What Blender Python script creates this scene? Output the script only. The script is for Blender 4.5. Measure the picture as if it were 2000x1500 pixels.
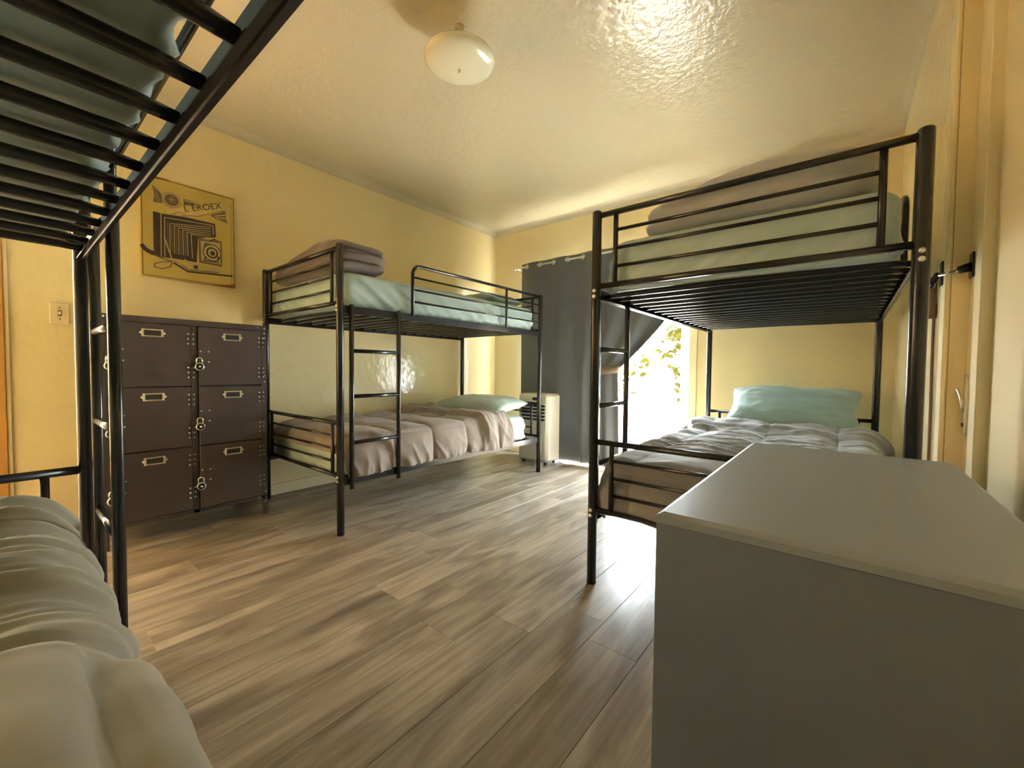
import bpy, math, random
import numpy as np
from mathutils import Vector, Matrix

for o in list(bpy.data.objects):
    bpy.data.objects.remove(o)
SC = bpy.context.scene
COL = SC.collection
PI = math.pi
random.seed(7)

# ------------------------------------------------------------------ camera
F_PX, YAW, PITCH, ROLL, CAM_Z = 809.82, -0.6787, -0.0343, 0.0099, 0.9557
fw = Vector((math.sin(YAW)*math.cos(PITCH), math.cos(YAW)*math.cos(PITCH), math.sin(PITCH)))
rt0 = Vector((math.cos(YAW), -math.sin(YAW), 0))
up0 = rt0.cross(fw)
rt = rt0*math.cos(ROLL) + up0*math.sin(ROLL)
up = up0*math.cos(ROLL) - rt0*math.sin(ROLL)
cd = bpy.data.cameras.new('camera')
cam = bpy.data.objects.new('camera', cd)
COL.objects.link(cam)
cd.sensor_fit = 'HORIZONTAL'
cd.sensor_width = 36.0
cd.lens = F_PX*36.0/2000.0
cd.clip_start = 0.02
cam.matrix_world = Matrix(((rt.x, up.x, -fw.x, 0), (rt.y, up.y, -fw.y, 0), (rt.z, up.z, -fw.z, CAM_Z), (0, 0, 0, 1)))
SC.camera = cam

# ------------------------------------------------------------------ world, sun, exposure
W = bpy.data.worlds.new('world')
SC.world = W
W.use_nodes = True
bg = W.node_tree.nodes['Background']
bg.inputs['Color'].default_value = (0.86, 0.94, 1.0, 1)
bg.inputs['Strength'].default_value = 42.0
sd = bpy.data.lights.new('sun', 'SUN')
sd.energy = 130.0
sd.angle = math.radians(0.6)
sd.color = (1.0, 0.96, 0.88)
sun = bpy.data.objects.new('sun', sd)
COL.objects.link(sun)
sun.rotation_euler = Vector((0.22, -0.55, -0.85)).to_track_quat('-Z', 'Y').to_euler()
sun.location = (-3, 8, 8)
pd = bpy.data.lights.new('glass_door_portal', 'AREA')
pd.shape = 'RECTANGLE'
pd.size, pd.size_y = 1.75, 2.085
pd.cycles.is_portal = True
portal = bpy.data.objects.new('glass_door_portal', pd)
COL.objects.link(portal)
portal.location = (-1.945, 3.945, 1.0425)
portal.rotation_euler = (-PI/2, 0, 0)
vs = SC.view_settings
vs.view_transform = 'Standard'
vs.look = 'None'
vs.exposure = 0.50
vs.gamma = 1.0
vs.use_curve_mapping = False
SC.cycles.use_denoising = True
SC.cycles.max_bounces = 14
SC.cycles.diffuse_bounces = 8
SC.cycles.glossy_bounces = 4
SC.cycles.transparent_max_bounces = 12
SC.cycles.sample_clamp_indirect = 60.0

# ------------------------------------------------------------------ room numbers
WL, WR, YF, YN = -3.32, 0.25, 3.78, -0.92      # left wall, right wall, far wall, near wall
CZ, COVE = 2.58, 0.06
OX0, OX1, OZ = -2.82, -1.07, 2.085              # glass door opening
BED_L, BED_W, BED_H = 1.953, 1.024, 1.65

# ------------------------------------------------------------------ materials
MATS = {}
def mat(name, color=(0.5, 0.5, 0.5), rough=0.5, metal=0.0, spec=0.5, bump=None, sheen=0.0, coat=0.0, vary=None):
    """bump: list of (scale, strength, distance, detail); vary: (scale, second colour)"""
    m = bpy.data.materials.new(name)
    m.use_nodes = True
    nt = m.node_tree
    b = nt.nodes['Principled BSDF']
    b.inputs['Base Color'].default_value = (*color, 1)
    b.inputs['Roughness'].default_value = rough
    b.inputs['Metallic'].default_value = metal
    b.inputs['Specular IOR Level'].default_value = spec
    if sheen:
        b.inputs['Sheen Weight'].default_value = sheen
        b.inputs['Sheen Roughness'].default_value = 0.5
    if coat:
        b.inputs['Coat Weight'].default_value = coat
        b.inputs['Coat Roughness'].default_value = 0.2
    tc = nt.nodes.new('ShaderNodeTexCoord')
    if vary:
        n = nt.nodes.new('ShaderNodeTexNoise')
        n.inputs['Scale'].default_value = vary[0]
        n.inputs['Detail'].default_value = 5
        r = nt.nodes.new('ShaderNodeMix')
        r.data_type = 'RGBA'
        r.inputs[6].default_value = (*color, 1)
        r.inputs[7].default_value = (*vary[1], 1)
        nt.links.new(tc.outputs['Object'], n.inputs['Vector'])
        nt.links.new(n.outputs['Fac'], r.inputs[0])
        nt.links.new(r.outputs[2], b.inputs['Base Color'])
    prev = None
    for (s, st, d, det) in (bump or []):
        n = nt.nodes.new('ShaderNodeTexNoise')
        n.inputs['Scale'].default_value = s
        n.inputs['Detail'].default_value = det
        bp = nt.nodes.new('ShaderNodeBump')
        bp.inputs['Strength'].default_value = st
        bp.inputs['Distance'].default_value = d
        nt.links.new(tc.outputs['Object'], n.inputs['Vector'])
        nt.links.new(n.outputs['Fac'], bp.inputs['Height'])
        if prev:
            nt.links.new(prev.outputs['Normal'], bp.inputs['Normal'])
        prev = bp
    if prev:
        nt.links.new(prev.outputs['Normal'], b.inputs['Normal'])
    MATS[name] = m
    return m

CREAM = (0.86, 0.74, 0.43)
mat('wall_paint', CREAM, 0.14, spec=0.5, bump=[(5, 0.12, 0.02, 3), (20, 0.40, 0.006, 4)], vary=(3, (0.84, 0.71, 0.39)))
mat('door_paint', (0.86, 0.75, 0.46), 0.28, bump=[(30, 0.15, 0.003, 2)])
mat('ceiling_paint', (0.60, 0.55, 0.41), 0.13, spec=0.32, bump=[(4, 0.16, 0.02, 3), (30, 0.62, 0.008, 5)], vary=(2.5, (0.60, 0.53, 0.37)))
mat('baseboard_paint', (0.85, 0.74, 0.45), 0.35)
mat('orange_wood', (0.62, 0.33, 0.08), 0.4, vary=(14, (0.50, 0.25, 0.06)))
mat('black_metal', (0.020, 0.020, 0.022), 0.20, spec=0.6)
mat('bolt_metal', (0.75, 0.73, 0.68), 0.3, metal=1.0)
mat('locker_metal', (0.085, 0.066, 0.058), 0.42, bump=[(220, 0.12, 0.001, 2)], vary=(9, (0.068, 0.050, 0.042)))
mat('chrome', (0.80, 0.78, 0.72), 0.18, metal=1.0)
mat('brass_pale', (0.72, 0.68, 0.55), 0.28, metal=1.0)
mat('rivet_metal', (0.92, 0.90, 0.84), 0.25, metal=0.45)
mat('dark_card', (0.03, 0.024, 0.02), 0.6)
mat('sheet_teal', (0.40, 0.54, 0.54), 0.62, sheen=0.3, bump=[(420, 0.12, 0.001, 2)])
mat('sheet_teal_hazed', (0.50, 0.66, 0.68), 0.62, sheen=0.3, bump=[(420, 0.12, 0.001, 2)])  # teal sheet made paler, lens-flare haze put into its colour
mat('sheet_mint', (0.42, 0.52, 0.46), 0.62, sheen=0.3, bump=[(420, 0.12, 0.001, 2)])
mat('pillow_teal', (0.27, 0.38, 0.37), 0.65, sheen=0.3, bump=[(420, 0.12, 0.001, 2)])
mat('comforter_taupe', (0.30, 0.235, 0.19), 0.75, sheen=0.35, bump=[(300, 0.12, 0.001, 2)])
mat('comforter_grey', (0.25, 0.25, 0.26), 0.75, sheen=0.35, bump=[(300, 0.12, 0.001, 2)])
mat('comforter_grey_hazed', (0.48, 0.50, 0.54), 0.75, sheen=0.35, bump=[(300, 0.12, 0.001, 2)])  # grey comforter lightened to paint in the flare veil over the upper bunk
mat('comforter_brown', (0.14, 0.112, 0.108), 0.75, sheen=0.35, bump=[(300, 0.12, 0.001, 2)])
mat('comforter_olive', (0.33, 0.31, 0.23), 0.75, sheen=0.35, bump=[(300, 0.12, 0.001, 2)])
mat('curtain_cloth', (0.14, 0.16, 0.185), 0.8, sheen=0.2, bump=[(500, 0.15, 0.001, 2)])
mat('tieback_cloth', (0.22, 0.16, 0.11), 0.7)
mat('rod_metal', (0.85, 0.85, 0.83), 0.25, metal=0.35)
mat('white_plastic', (0.80, 0.78, 0.72), 0.35)
mat('dark_plastic', (0.03, 0.03, 0.03), 0.4)
mat('switch_plastic', (0.78, 0.66, 0.42), 0.35)
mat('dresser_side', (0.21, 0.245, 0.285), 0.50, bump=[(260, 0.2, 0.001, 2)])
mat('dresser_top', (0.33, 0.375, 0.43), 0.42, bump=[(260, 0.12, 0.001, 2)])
mat('dresser_edge', (0.3, 0.3, 0.28), 0.45)
mat('shade_glass', (0.80, 0.78, 0.62), 0.12, coat=0.5)
mat('white_frame', (0.82, 0.80, 0.74), 0.4)
mat('concrete', (0.42, 0.405, 0.375), 0.8, bump=[(60, 0.3, 0.004, 3)])
mat('bark', (0.18, 0.11, 0.06), 0.9)
mat('lock_black', (0.022, 0.022, 0.026), 0.25)
mat('plain_brown', (0.20, 0.12, 0.07), 0.6)
mat('canvas_yellow', (0.52, 0.42, 0.09), 0.55, bump=[(350, 0.1, 0.001, 2)], vary=(7, (0.60, 0.46, 0.14)))
mat('print_dark', (0.055, 0.037, 0.028), 0.55)
mat('print_mid', (0.17, 0.125, 0.075), 0.55)
mat('print_light', (0.46, 0.38, 0.20), 0.55)
mat('print_cream', (0.62, 0.49, 0.19), 0.55)
mat('print_red', (0.26, 0.075, 0.025), 0.55)
mat('print_edge', (0.27, 0.17, 0.04), 0.55)

def wood_material():
    m = bpy.data.materials.new('vinyl_plank')
    m.use_nodes = True
    nt = m.node_tree
    L = nt.links.new
    b = nt.nodes['Principled BSDF']
    tc = nt.nodes.new('ShaderNodeTexCoord')
    oi = nt.nodes.new('ShaderNodeObjectInfo')
    mul = nt.nodes.new('ShaderNodeVectorMath'); mul.operation = 'SCALE'
    comb = nt.nodes.new('ShaderNodeCombineXYZ')
    for i in range(3):
        L(oi.outputs['Random'], comb.inputs[i])
    mul.inputs['Scale'].default_value = 37.0
    L(comb.outputs[0], mul.inputs[0])
    add = nt.nodes.new('ShaderNodeVectorMath'); add.operation = 'ADD'
    L(tc.outputs['Object'], add.inputs[0]); L(mul.outputs[0], add.inputs[1])
    def noise(sx, sy, scale, detail, dist=0.0):
        mp = nt.nodes.new('ShaderNodeMapping')
        mp.inputs['Scale'].default_value = (sx, sy, 1)
        L(add.outputs[0], mp.inputs['Vector'])
        n = nt.nodes.new('ShaderNodeTexNoise')
        n.inputs['Scale'].default_value = scale
        n.inputs['Detail'].default_value = detail
        n.inputs['Distortion'].default_value = dist
        L(mp.outputs[0], n.inputs['Vector'])
        return n
    big = noise(7, 1.6, 1.0, 5, 1.2)
    fine = noise(60, 2.2, 1.0, 6, 0.4)
    grain = noise(240, 5, 1.0, 3)
    r1 = nt.nodes.new('ShaderNodeValToRGB')
    e = r1.color_ramp.elements
    e[0].position = 0.36; e[0].color = (0.255, 0.215, 0.165, 1)
    e[1].position = 0.64; e[1].color = (0.53, 0.465, 0.375, 1)
    L(big.outputs['Fac'], r1.inputs[0])
    r2 = nt.nodes.new('ShaderNodeValToRGB')
    e = r2.color_ramp.elements
    e[0].position = 0.35; e[0].color = (0.62, 0.60, 0.58, 1)
    e[1].position = 0.66; e[1].color = (1.0, 1.0, 1.0, 1)
    L(fine.outputs['Fac'], r2.inputs[0])
    mx = nt.nodes.new('ShaderNodeMix'); mx.data_type = 'RGBA'; mx.blend_type = 'MULTIPLY'
    mx.inputs[0].default_value = 0.75
    L(r1.outputs[0], mx.inputs[6]); L(r2.outputs[0], mx.inputs[7])
    hsv = nt.nodes.new('ShaderNodeHueSaturation')
    mr = nt.nodes.new('ShaderNodeMapRange')
    mr.inputs['To Min'].default_value = 0.80; mr.inputs['To Max'].default_value = 1.18
    L(oi.outputs['Random'], mr.inputs['Value'])
    L(mr.outputs[0], hsv.inputs['Value'])
    L(mx.outputs[2], hsv.inputs['Color'])
    L(hsv.outputs[0], b.inputs['Base Color'])
    b.inputs['Roughness'].default_value = 0.31
    bp = nt.nodes.new('ShaderNodeBump')
    bp.inputs['Strength'].default_value = 0.28
    bp.inputs['Distance'].default_value = 0.002
    addh = nt.nodes.new('ShaderNodeMath'); addh.operation = 'ADD'
    L(fine.outputs['Fac'], addh.inputs[0]); L(grain.outputs['Fac'], addh.inputs[1])
    L(addh.outputs[0], bp.inputs['Height'])
    L(bp.outputs[0], b.inputs['Normal'])
    MATS['vinyl_plank'] = m
wood_material()

def glow(name, col, st):
    m = mat(name, (0.9, 0.9, 0.85), 0.4)
    b = m.node_tree.nodes['Principled BSDF']
    b.inputs['Emission Color'].default_value = (*col, 1)
    b.inputs['Emission Strength'].default_value = st
glow('fill_lamp_glow', (1.0, 0.94, 0.84), 20.0)  # only for the added fill lamp in the hall

def thin_glass():
    m = bpy.data.materials.new('thin_glass')
    m.use_nodes = True
    nt = m.node_tree
    nt.nodes.remove(nt.nodes['Principled BSDF'])
    out = nt.nodes['Material Output']
    t = nt.nodes.new('ShaderNodeBsdfTransparent')
    t.inputs[0].default_value = (0.97, 0.98, 0.97, 1)
    g = nt.nodes.new('ShaderNodeBsdfGlossy'); g.inputs['Roughness'].default_value = 0.02
    mx = nt.nodes.new('ShaderNodeMixShader'); mx.inputs[0].default_value = 0.05
    nt.links.new(t.outputs[0], mx.inputs[1]); nt.links.new(g.outputs[0], mx.inputs[2])
    nt.links.new(mx.outputs[0], out.inputs[0])
    MATS['thin_glass'] = m
thin_glass()

def leaf_material():
    m = bpy.data.materials.new('leaf_green')
    m.use_nodes = True
    nt = m.node_tree
    b = nt.nodes['Principled BSDF']
    b.inputs['Base Color'].default_value = (0.017, 0.0165, 0.0009, 1)
    b.inputs['Roughness'].default_value = 0.7
    b.inputs['Specular IOR Level'].default_value = 0.03
    t = nt.nodes.new('ShaderNodeBsdfTranslucent'); t.inputs[0].default_value = (0.017, 0.0165, 0.0009, 1)
    mx = nt.nodes.new('ShaderNodeMixShader'); mx.inputs[0].default_value = 0.5
    nt.links.new(b.outputs[0], mx.inputs[1]); nt.links.new(t.outputs[0], mx.inputs[2])
    nt.links.new(mx.outputs[0], nt.nodes['Material Output'].inputs[0])
    MATS['leaf_green'] = m
leaf_material()

# ------------------------------------------------------------------ mesh helpers
class MB:
    def __init__(s):
        s.v = []; s.f = []; s.sm = []
    def box(s, x0, x1, y0, y1, z0, z1, bev=0.0):
        n = len(s.v)
        if bev <= 0:
            s.v += [(x, y, z) for z in (z0, z1) for y in (y0, y1) for x in (x0, x1)]
            q = [(0, 2, 3, 1), (4, 5, 7, 6), (0, 1, 5, 4), (2, 6, 7, 3), (0, 4, 6, 2), (1, 3, 7, 5)]
            s.f += [tuple(n+i for i in f) for f in q]; s.sm += [False]*6
            return s
        c = bev
        cx, cy, cz = (x0+x1)/2, (y0+y1)/2, (z0+z1)/2
        hx, hy, hz = (x1-x0)/2, (y1-y0)/2, (z1-z0)/2
        idx = {}
        for sx in (-1, 1):
            for sy in (-1, 1):
                for sz in (-1, 1):
                    for ax in range(3):
                        h = [hx-c, hy-c, hz-c]; h[ax] += c
                        idx[(sx, sy, sz, ax)] = len(s.v)
                        s.v.append((cx+sx*h[0], cy+sy*h[1], cz+sz*h[2]))
        def add(f):
            pts = [Vector(s.v[i]) for i in f]
            nr = (pts[1]-pts[0]).cross(pts[2]-pts[0])
            ce = sum(pts, Vector())/len(pts) - Vector((cx, cy, cz))
            if nr.dot(ce) < 0: f = f[::-1]
            s.f.append(tuple(f)); s.sm.append(False)
        S = ((-1, -1), (1, -1), (1, 1), (-1, 1))
        for sg in (-1, 1):
            add([idx[(sg, a, b, 0)] for a, b in S])
            add([idx[(a, sg, b, 1)] for a, b in S])
            add([idx[(a, b, sg, 2)] for a, b in S])
        for a in (-1, 1):
            for b in (-1, 1):
                add([idx[(a, b, -1, 0)], idx[(a, b, 1, 0)], idx[(a, b, 1, 1)], idx[(a, b, -1, 1)]])
                add([idx[(a, -1, b, 0)], idx[(a, 1, b, 0)], idx[(a, 1, b, 2)], idx[(a, -1, b, 2)]])
                add([idx[(-1, a, b, 1)], idx[(1, a, b, 1)], idx[(1, a, b, 2)], idx[(-1, a, b, 2)]])
                for d in (-1, 1):
                    add([idx[(a, b, d, 0)], idx[(a, b, d, 1)], idx[(a, b, d, 2)]])
        return s
    def tube(s, pts, r, seg=10, closed=False, flat=1.0, cap=True):
        pts = [Vector(p) for p in pts]
        n = len(pts)
        rings = []
        prev = None
        for i, p in enumerate(pts):
            if closed:
                d = (pts[(i+1) % n]-pts[i-1])
            else:
                d = pts[min(i+1, n-1)]-pts[max(i-1, 0)]
            d.normalize()
            if prev is None:
                a = Vector((0, 0, 1)) if abs(d.z) < 0.9 else Vector((1, 0, 0))
            else:
                a = prev
            u = (a - d*a.dot(d)).normalized()
            prev = u
            w = d.cross(u)
            rr = r[i] if isinstance(r, (list, tuple)) else r
            base = len(s.v)
            for k in range(seg):
                t = 2*PI*k/seg
                s.v.append(tuple(p + u*(math.cos(t)*rr*flat) + w*(math.sin(t)*rr)))
            rings.append(base)
        m = n if closed else n-1
        for i in range(m):
            a, b = rings[i], rings[(i+1) % n]
            for k in range(seg):
                k2 = (k+1) % seg
                s.f.append((a+k, a+k2, b+k2, b+k)); s.sm.append(True)
        if cap and not closed:
            s.f.append(tuple(rings[0]+k for k in range(seg))[::-1]); s.sm.append(False)
            s.f.append(tuple(rings[-1]+k for k in range(seg))); s.sm.append(False)
        return s
    def lathe(s, prof, seg=24, c=(0, 0, 0), axis='z'):
        base = len(s.v)
        for (r, h) in prof:
            for k in range(seg):
                t = 2*PI*k/seg
                x, y, z = r*math.cos(t), r*math.sin(t), h
                if axis == 'x': x, y, z = h, r*math.cos(t), r*math.sin(t)
                if axis == 'y': x, y, z = r*math.sin(t), h, r*math.cos(t)
                s.v.append((c[0]+x, c[1]+y, c[2]+z))
        for i in range(len(prof)-1):
            for k in range(seg):
                k2 = (k+1) % seg
                a = base+i*seg; b = a+seg
                s.f.append((a+k, a+k2, b+k2, b+k)); s.sm.append(True)
        return s
    def prism(s, poly, fn, t0, t1):
        """poly of 2D points, fn(u, v, t) -> 3D"""
        n = len(poly); b = len(s.v)
        for t in (t0, t1):
            for (u, v) in poly: s.v.append(fn(u, v, t))
        s.f.append(tuple(b+i for i in range(n))[::-1]); s.sm.append(False)
        s.f.append(tuple(b+n+i for i in range(n))); s.sm.append(False)
        for i in range(n):
            j = (i+1) % n
            s.f.append((b+i, b+j, b+n+j, b+n+i)); s.sm.append(False)
        return s
    def grid(s, P, wrap_u=False, flip=False):
        nu, nv = P.shape[0], P.shape[1]
        b = len(s.v)
        s.v += [tuple(map(float, p)) for p in P.reshape(-1, 3)]
        for i in range(nu if wrap_u else nu-1):
            i2 = (i+1) % nu
            for j in range(nv-1):
                f = (b+i*nv+j, b+i2*nv+j, b+i2*nv+j+1, b+i*nv+j+1)
                s.f.append(f[::-1] if flip else f); s.sm.append(True)
        return s
    def mesh(s, name, material):
        me = bpy.data.meshes.new(name)
        me.from_pydata(s.v, [], s.f)
        me.polygons.foreach_set('use_smooth', s.sm)
        me.materials.append(MATS[material])
        me.update()
        return me

def fixnormals(me):
    import bmesh
    bm = bmesh.new(); bm.from_mesh(me)
    bmesh.ops.recalc_face_normals(bm, faces=bm.faces[:])
    bm.to_mesh(me); bm.free()

def tag(o, label=None, cat=None, group=None, kind=None):
    if label: o['label'] = label
    if cat: o['category'] = cat
    if group: o['group'] = group
    if kind: o['kind'] = kind
    return o
def ob(name, mb, material, parent=None, label=None, cat=None, group=None, kind=None, fix=True, recentre=True):
    me = mb.mesh(name, material) if isinstance(mb, MB) else mb
    if fix and isinstance(mb, MB): fixnormals(me)
    o = bpy.data.objects.new(name, me)
    COL.objects.link(o)
    if parent: o.parent = parent
    elif recentre:
        c = np.empty(len(me.vertices)*3); me.vertices.foreach_get('co', c); c = c.reshape(-1, 3)
        mn, mxx = c.min(0), c.max(0)
        org = Vector(((mn[0]+mxx[0])/2, (mn[1]+mxx[1])/2, mn[2]))
        me.transform(Matrix.Translation(-org)); o.location = org
    return tag(o, label, cat, group, kind)
def empty(name, loc, label, cat, group=None, rz=0.0, kind=None):
    o = bpy.data.objects.new(name, None)
    COL.objects.link(o)
    o.empty_display_size = 0.1
    o.location = loc; o.rotation_euler = (0, 0, rz)
    return tag(o, label, cat, group, kind)
def struct(name, mb, material, label, cat, parent=None):
    return ob(name, mb, material, parent, label, cat, kind='structure', recentre=False) if not parent else ob(name, mb, material, parent)

# numpy gradient noise -------------------------------------------------
_rng = np.random.RandomState(11)
_perm = _rng.permutation(256); _perm = np.concatenate([_perm, _perm])
_ang = _rng.rand(256)*2*np.pi
_gx, _gy = np.cos(_ang), np.sin(_ang)
def noise2(x, y):
    x = np.asarray(x, float); y = np.asarray(y, float)
    xi = np.floor(x).astype(int); yi = np.floor(y).astype(int)
    xf, yf = x-xi, y-yi
    u = xf*xf*xf*(xf*(xf*6-15)+10); v = yf*yf*yf*(yf*(yf*6-15)+10)
    def g(a, b):
        h = _perm[_perm[(xi+a) & 255]+((yi+b) & 255)]
        return _gx[h]*(xf-a)+_gy[h]*(yf-b)
    return (g(0, 0)*(1-u)+g(1, 0)*u)*(1-v)+(g(0, 1)*(1-u)+g(1, 1)*u)*v
def fbm(x, y, o=3):
    t = 0; a = 1.0
    for i in range(o):
        t = t+a*noise2(x*2**i+17.3*i, y*2**i+5.1*i); a *= 0.5
    return t
def ridge(x, y):
    return np.clip(1-2.2*np.abs(noise2(x, y)), 0, 1)**2
def sstep(a, b, x):
    t = np.clip((x-a)/(b-a), 0, 1)
    return t*t*(3-2*t)

# ------------------------------------------------------------------ structure
# floor: planks running along y, seams every 0.18 m
slab = MB().box(WL-0.2, WR+0.2, YN-0.2, YF+0.17, -0.12, -0.012)
floor = struct('floor', slab, 'dark_card', 'wood-look plank floor of the room', 'floor')
rnd = random.Random(3)
known = {-1.77: 1.382, -1.23: 0.99, -1.05: 1.195, -0.87: 1.427}
PL = 1.22; GAP = 0.0004
mesh_cache = {}
k = -2
x = -0.51+0.18*5
while x > WL-0.18:
    x0, x1 = max(x-0.18, WL-0.02), min(x, WR+0.09)
    x = round(x-0.18, 4)
    if x1-x0 < 0.01: continue
    j = None
    for kx, ky in known.items():
        if abs(kx-(x1-0.18)) < 0.02: j = ky
    if j is None: j = rnd.uniform(0, PL)
    ys = [YN-0.02]
    y = j
    while y > YN+0.05: y -= PL
    y += PL
    while y < YF+0.13:
        ys.append(y); y += PL
    ys.append(YF+0.15)
    for a, b in zip(ys[:-1], ys[1:]):
        if b-a < 0.03: continue
        key = (round(x1-x0, 3), round(b-a, 3))
        if key not in mesh_cache:
            hw, hl = (x1-x0)/2-GAP, (b-a)/2-GAP
            mb = MB().box(-hw, hw, -hl, hl, -0.012, 0.0, 0.0008)
            mesh_cache[key] = mb.mesh('plank', 'vinyl_plank')
        o = bpy.data.objects.new('plank', mesh_cache[key])
        COL.objects.link(o); o.parent = floor
        o.location = ((x0+x1)/2, (a+b)/2, 0)

# walls
mb = MB()
mb.box(WL-0.15, WL, -0.06, YF+0.17, 0, CZ+0.1)
mb.box(WL-0.15, WL, YN-0.15, -0.82, 0, CZ+0.1)
mb.box(WL-0.15, WL, -0.82, -0.06, 2.04, CZ+0.1)
struct('wall_left', mb, 'wall_paint', 'cream painted left wall with lockers and picture', 'wall')
mb = MB()
mb.box(WL, OX0, YF, YF+0.17, 0, CZ+0.1)
mb.box(OX1, WR+0.2, YF, YF+0.17, 0, CZ+0.1)
mb.box(OX0, OX1, YF, YF+0.17, OZ, CZ+0.1)
struct('wall_far', mb, 'wall_paint', 'cream far wall around the curtained glass door', 'wall')
# right wall: proud wall beyond the closet door, then the recessed door, then wall again
mb = MB()
mb.box(WR, WR+0.25, 1.90, YF, 0, CZ+0.1)
mb.box(WR, WR+0.25, YN-0.15, 0.98, 0, CZ+0.1)
mb.box(WR+0.10, WR+0.25, 0.98, 1.90, 0, CZ+0.1)
struct('wall_right', mb, 'wall_paint', 'cream right wall beside the bunk and closet door', 'wall')
struct('wall_near', MB().box(WL, WR+0.2, YN-0.15, YN, 0, CZ+0.1), 'wall_paint', 'cream wall behind the foreground bunk', 'wall')

# coved ceiling
mb = MB()
rings = []
X0, X1, Y0, Y1 = WL-0.001, WR+0.001, YN-0.001, YF+0.001
NR = 10
for i in range(NR+1):
    a = PI/2*i/NR
    ins = COVE*(1-math.cos(a)); z = CZ-COVE+COVE*math.sin(a)
    b = len(mb.v)
    mb.v += [(X0+ins, Y0+ins, z), (X1-ins, Y0+ins, z), (X1-ins, Y1-ins, z), (X0+ins, Y1-ins, z)]
    rings.append(b)
for i in range(NR):
    for q in range(4):
        q2 = (q+1) % 4
        mb.f.append((rings[i]+q, rings[i]+q2, rings[i+1]+q2, rings[i+1]+q)[::-1]); mb.sm.append(False)
b = rings[-1]
mb.f.append((b+3, b+2, b+1, b)); mb.sm.append(False)
b0 = rings[0]
n = len(mb.v)
mb.v += [(X0-0.1, Y0-0.1, CZ+0.12), (X1+0.1, Y0-0.1, CZ+0.12), (X1+0.1, Y1+0.1, CZ+0.12), (X0-0.1, Y1+0.1, CZ+0.12)]
mb.f.append((n, n+1, n+2, n+3)); mb.sm.append(False)
for q in range(4):
    q2 = (q+1) % 4
    mb.f.append((b0+q, b0+q2, n+q2, n+q)); mb.sm.append(False)
struct('ceiling', mb, 'ceiling_paint', 'glossy cream plaster ceiling with coved edges', 'ceiling')

# baseboards
bh = 0.085
def bboard(name, x0, x1, y0, y1, lab):
    struct(name, MB().box(x0, x1, y0, y1, 0.0005, bh, 0.003), 'baseboard_paint', lab, 'baseboard')
bboard('baseboard_left', WL, WL+0.012, 0.06, YF, 'cream baseboard along the left wall')
bboard('baseboard_far', WL+0.012, OX0-0.07, YF-0.012, YF, 'cream baseboard left of the glass door')
bboard('baseboard_corner', OX1+0.07, WR, YF-0.012, YF, 'cream baseboard behind the right bunk')
bboard('baseboard_right', WR-0.012, WR, 2.01, YF-0.012, 'cream baseboard along the right wall')

# closet door on the right wall
d = empty('door_2', (WR, 1.44, 0), 'cream closet door with stepped stile beside the dresser', 'door', kind='structure')
def rel(mb, o):
    mb.v = [(a-o[0], b-o[1], c-o[2]) for a, b, c in mb.v]; return mb
DO = (WR, 1.44, 0)
ob('door_stile', rel(MB().box(WR+0.040, WR+0.10, 1.765, 1.899, 0.012, 2.25, 0.002), DO), 'door_paint', d)
ob('door_panel', rel(MB().box(WR+0.066, WR+0.10, 1.10, 1.766, 0.012, 2.25, 0.002), DO), 'door_paint', d)
ob('door_stile', rel(MB().box(WR+0.040, WR+0.10, 0.981, 1.10, 0.012, 2.25, 0.002), DO), 'door_paint', d)
pb = MB()
pb.prism([(1.868+0.02*math.cos(t)*1.0, 0.86+0.095*math.sin(t)) for t in np.linspace(0, 2*PI, 28, endpoint=False)], lambda u, v, t: (t, u, v), WR+0.033, WR+0.041)
pl_ = ob('handle_plate', rel(pb, DO), 'brass_pale', d, label='worn oval metal handle plate')
ob('handle_ring', rel(MB().tube([(WR+0.026-0.008*math.sin(t), 1.868+0.012*math.cos(t), 0.875+0.035*math.sin(t)) for t in np.linspace(0, 2*PI, 20, endpoint=False)], 0.003, 8, closed=True), DO), 'brass_pale', pl_)
ob('keyhole', rel(MB().lathe([(0.0, -0.002), (0.006, -0.002), (0.006, 0.002), (0.0, 0.002)], 12, (WR+0.032, 1.868, 0.80), 'x'), DO), 'lock_black', pl_)
struct('trim_1', MB().box(WR-0.014, WR-0.0005, 1.90, 1.985, 0.0005, 2.33, 0.004), 'door_paint', 'cream upright casing beside the closet door', 'door trim')
struct('trim_2', MB().box(WR-0.014, WR-0.0005, 0.89, 0.98, 0.0005, 2.33, 0.004), 'door_paint', 'cream upright casing hidden behind the dresser', 'door trim')
mb = MB().box(WR-0.014, WR-0.0005, 0.98, 1.90, 2.25, 2.33, 0.004)
struct('trim_3', mb, 'door_paint', 'cream head casing over the closet door', 'door trim')
struct('wall_lintel', MB().box(WR, WR+0.10, 0.98, 1.90, 2.25, CZ+0.1), 'wall_paint', 'cream wall above the closet door', 'wall')

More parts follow.
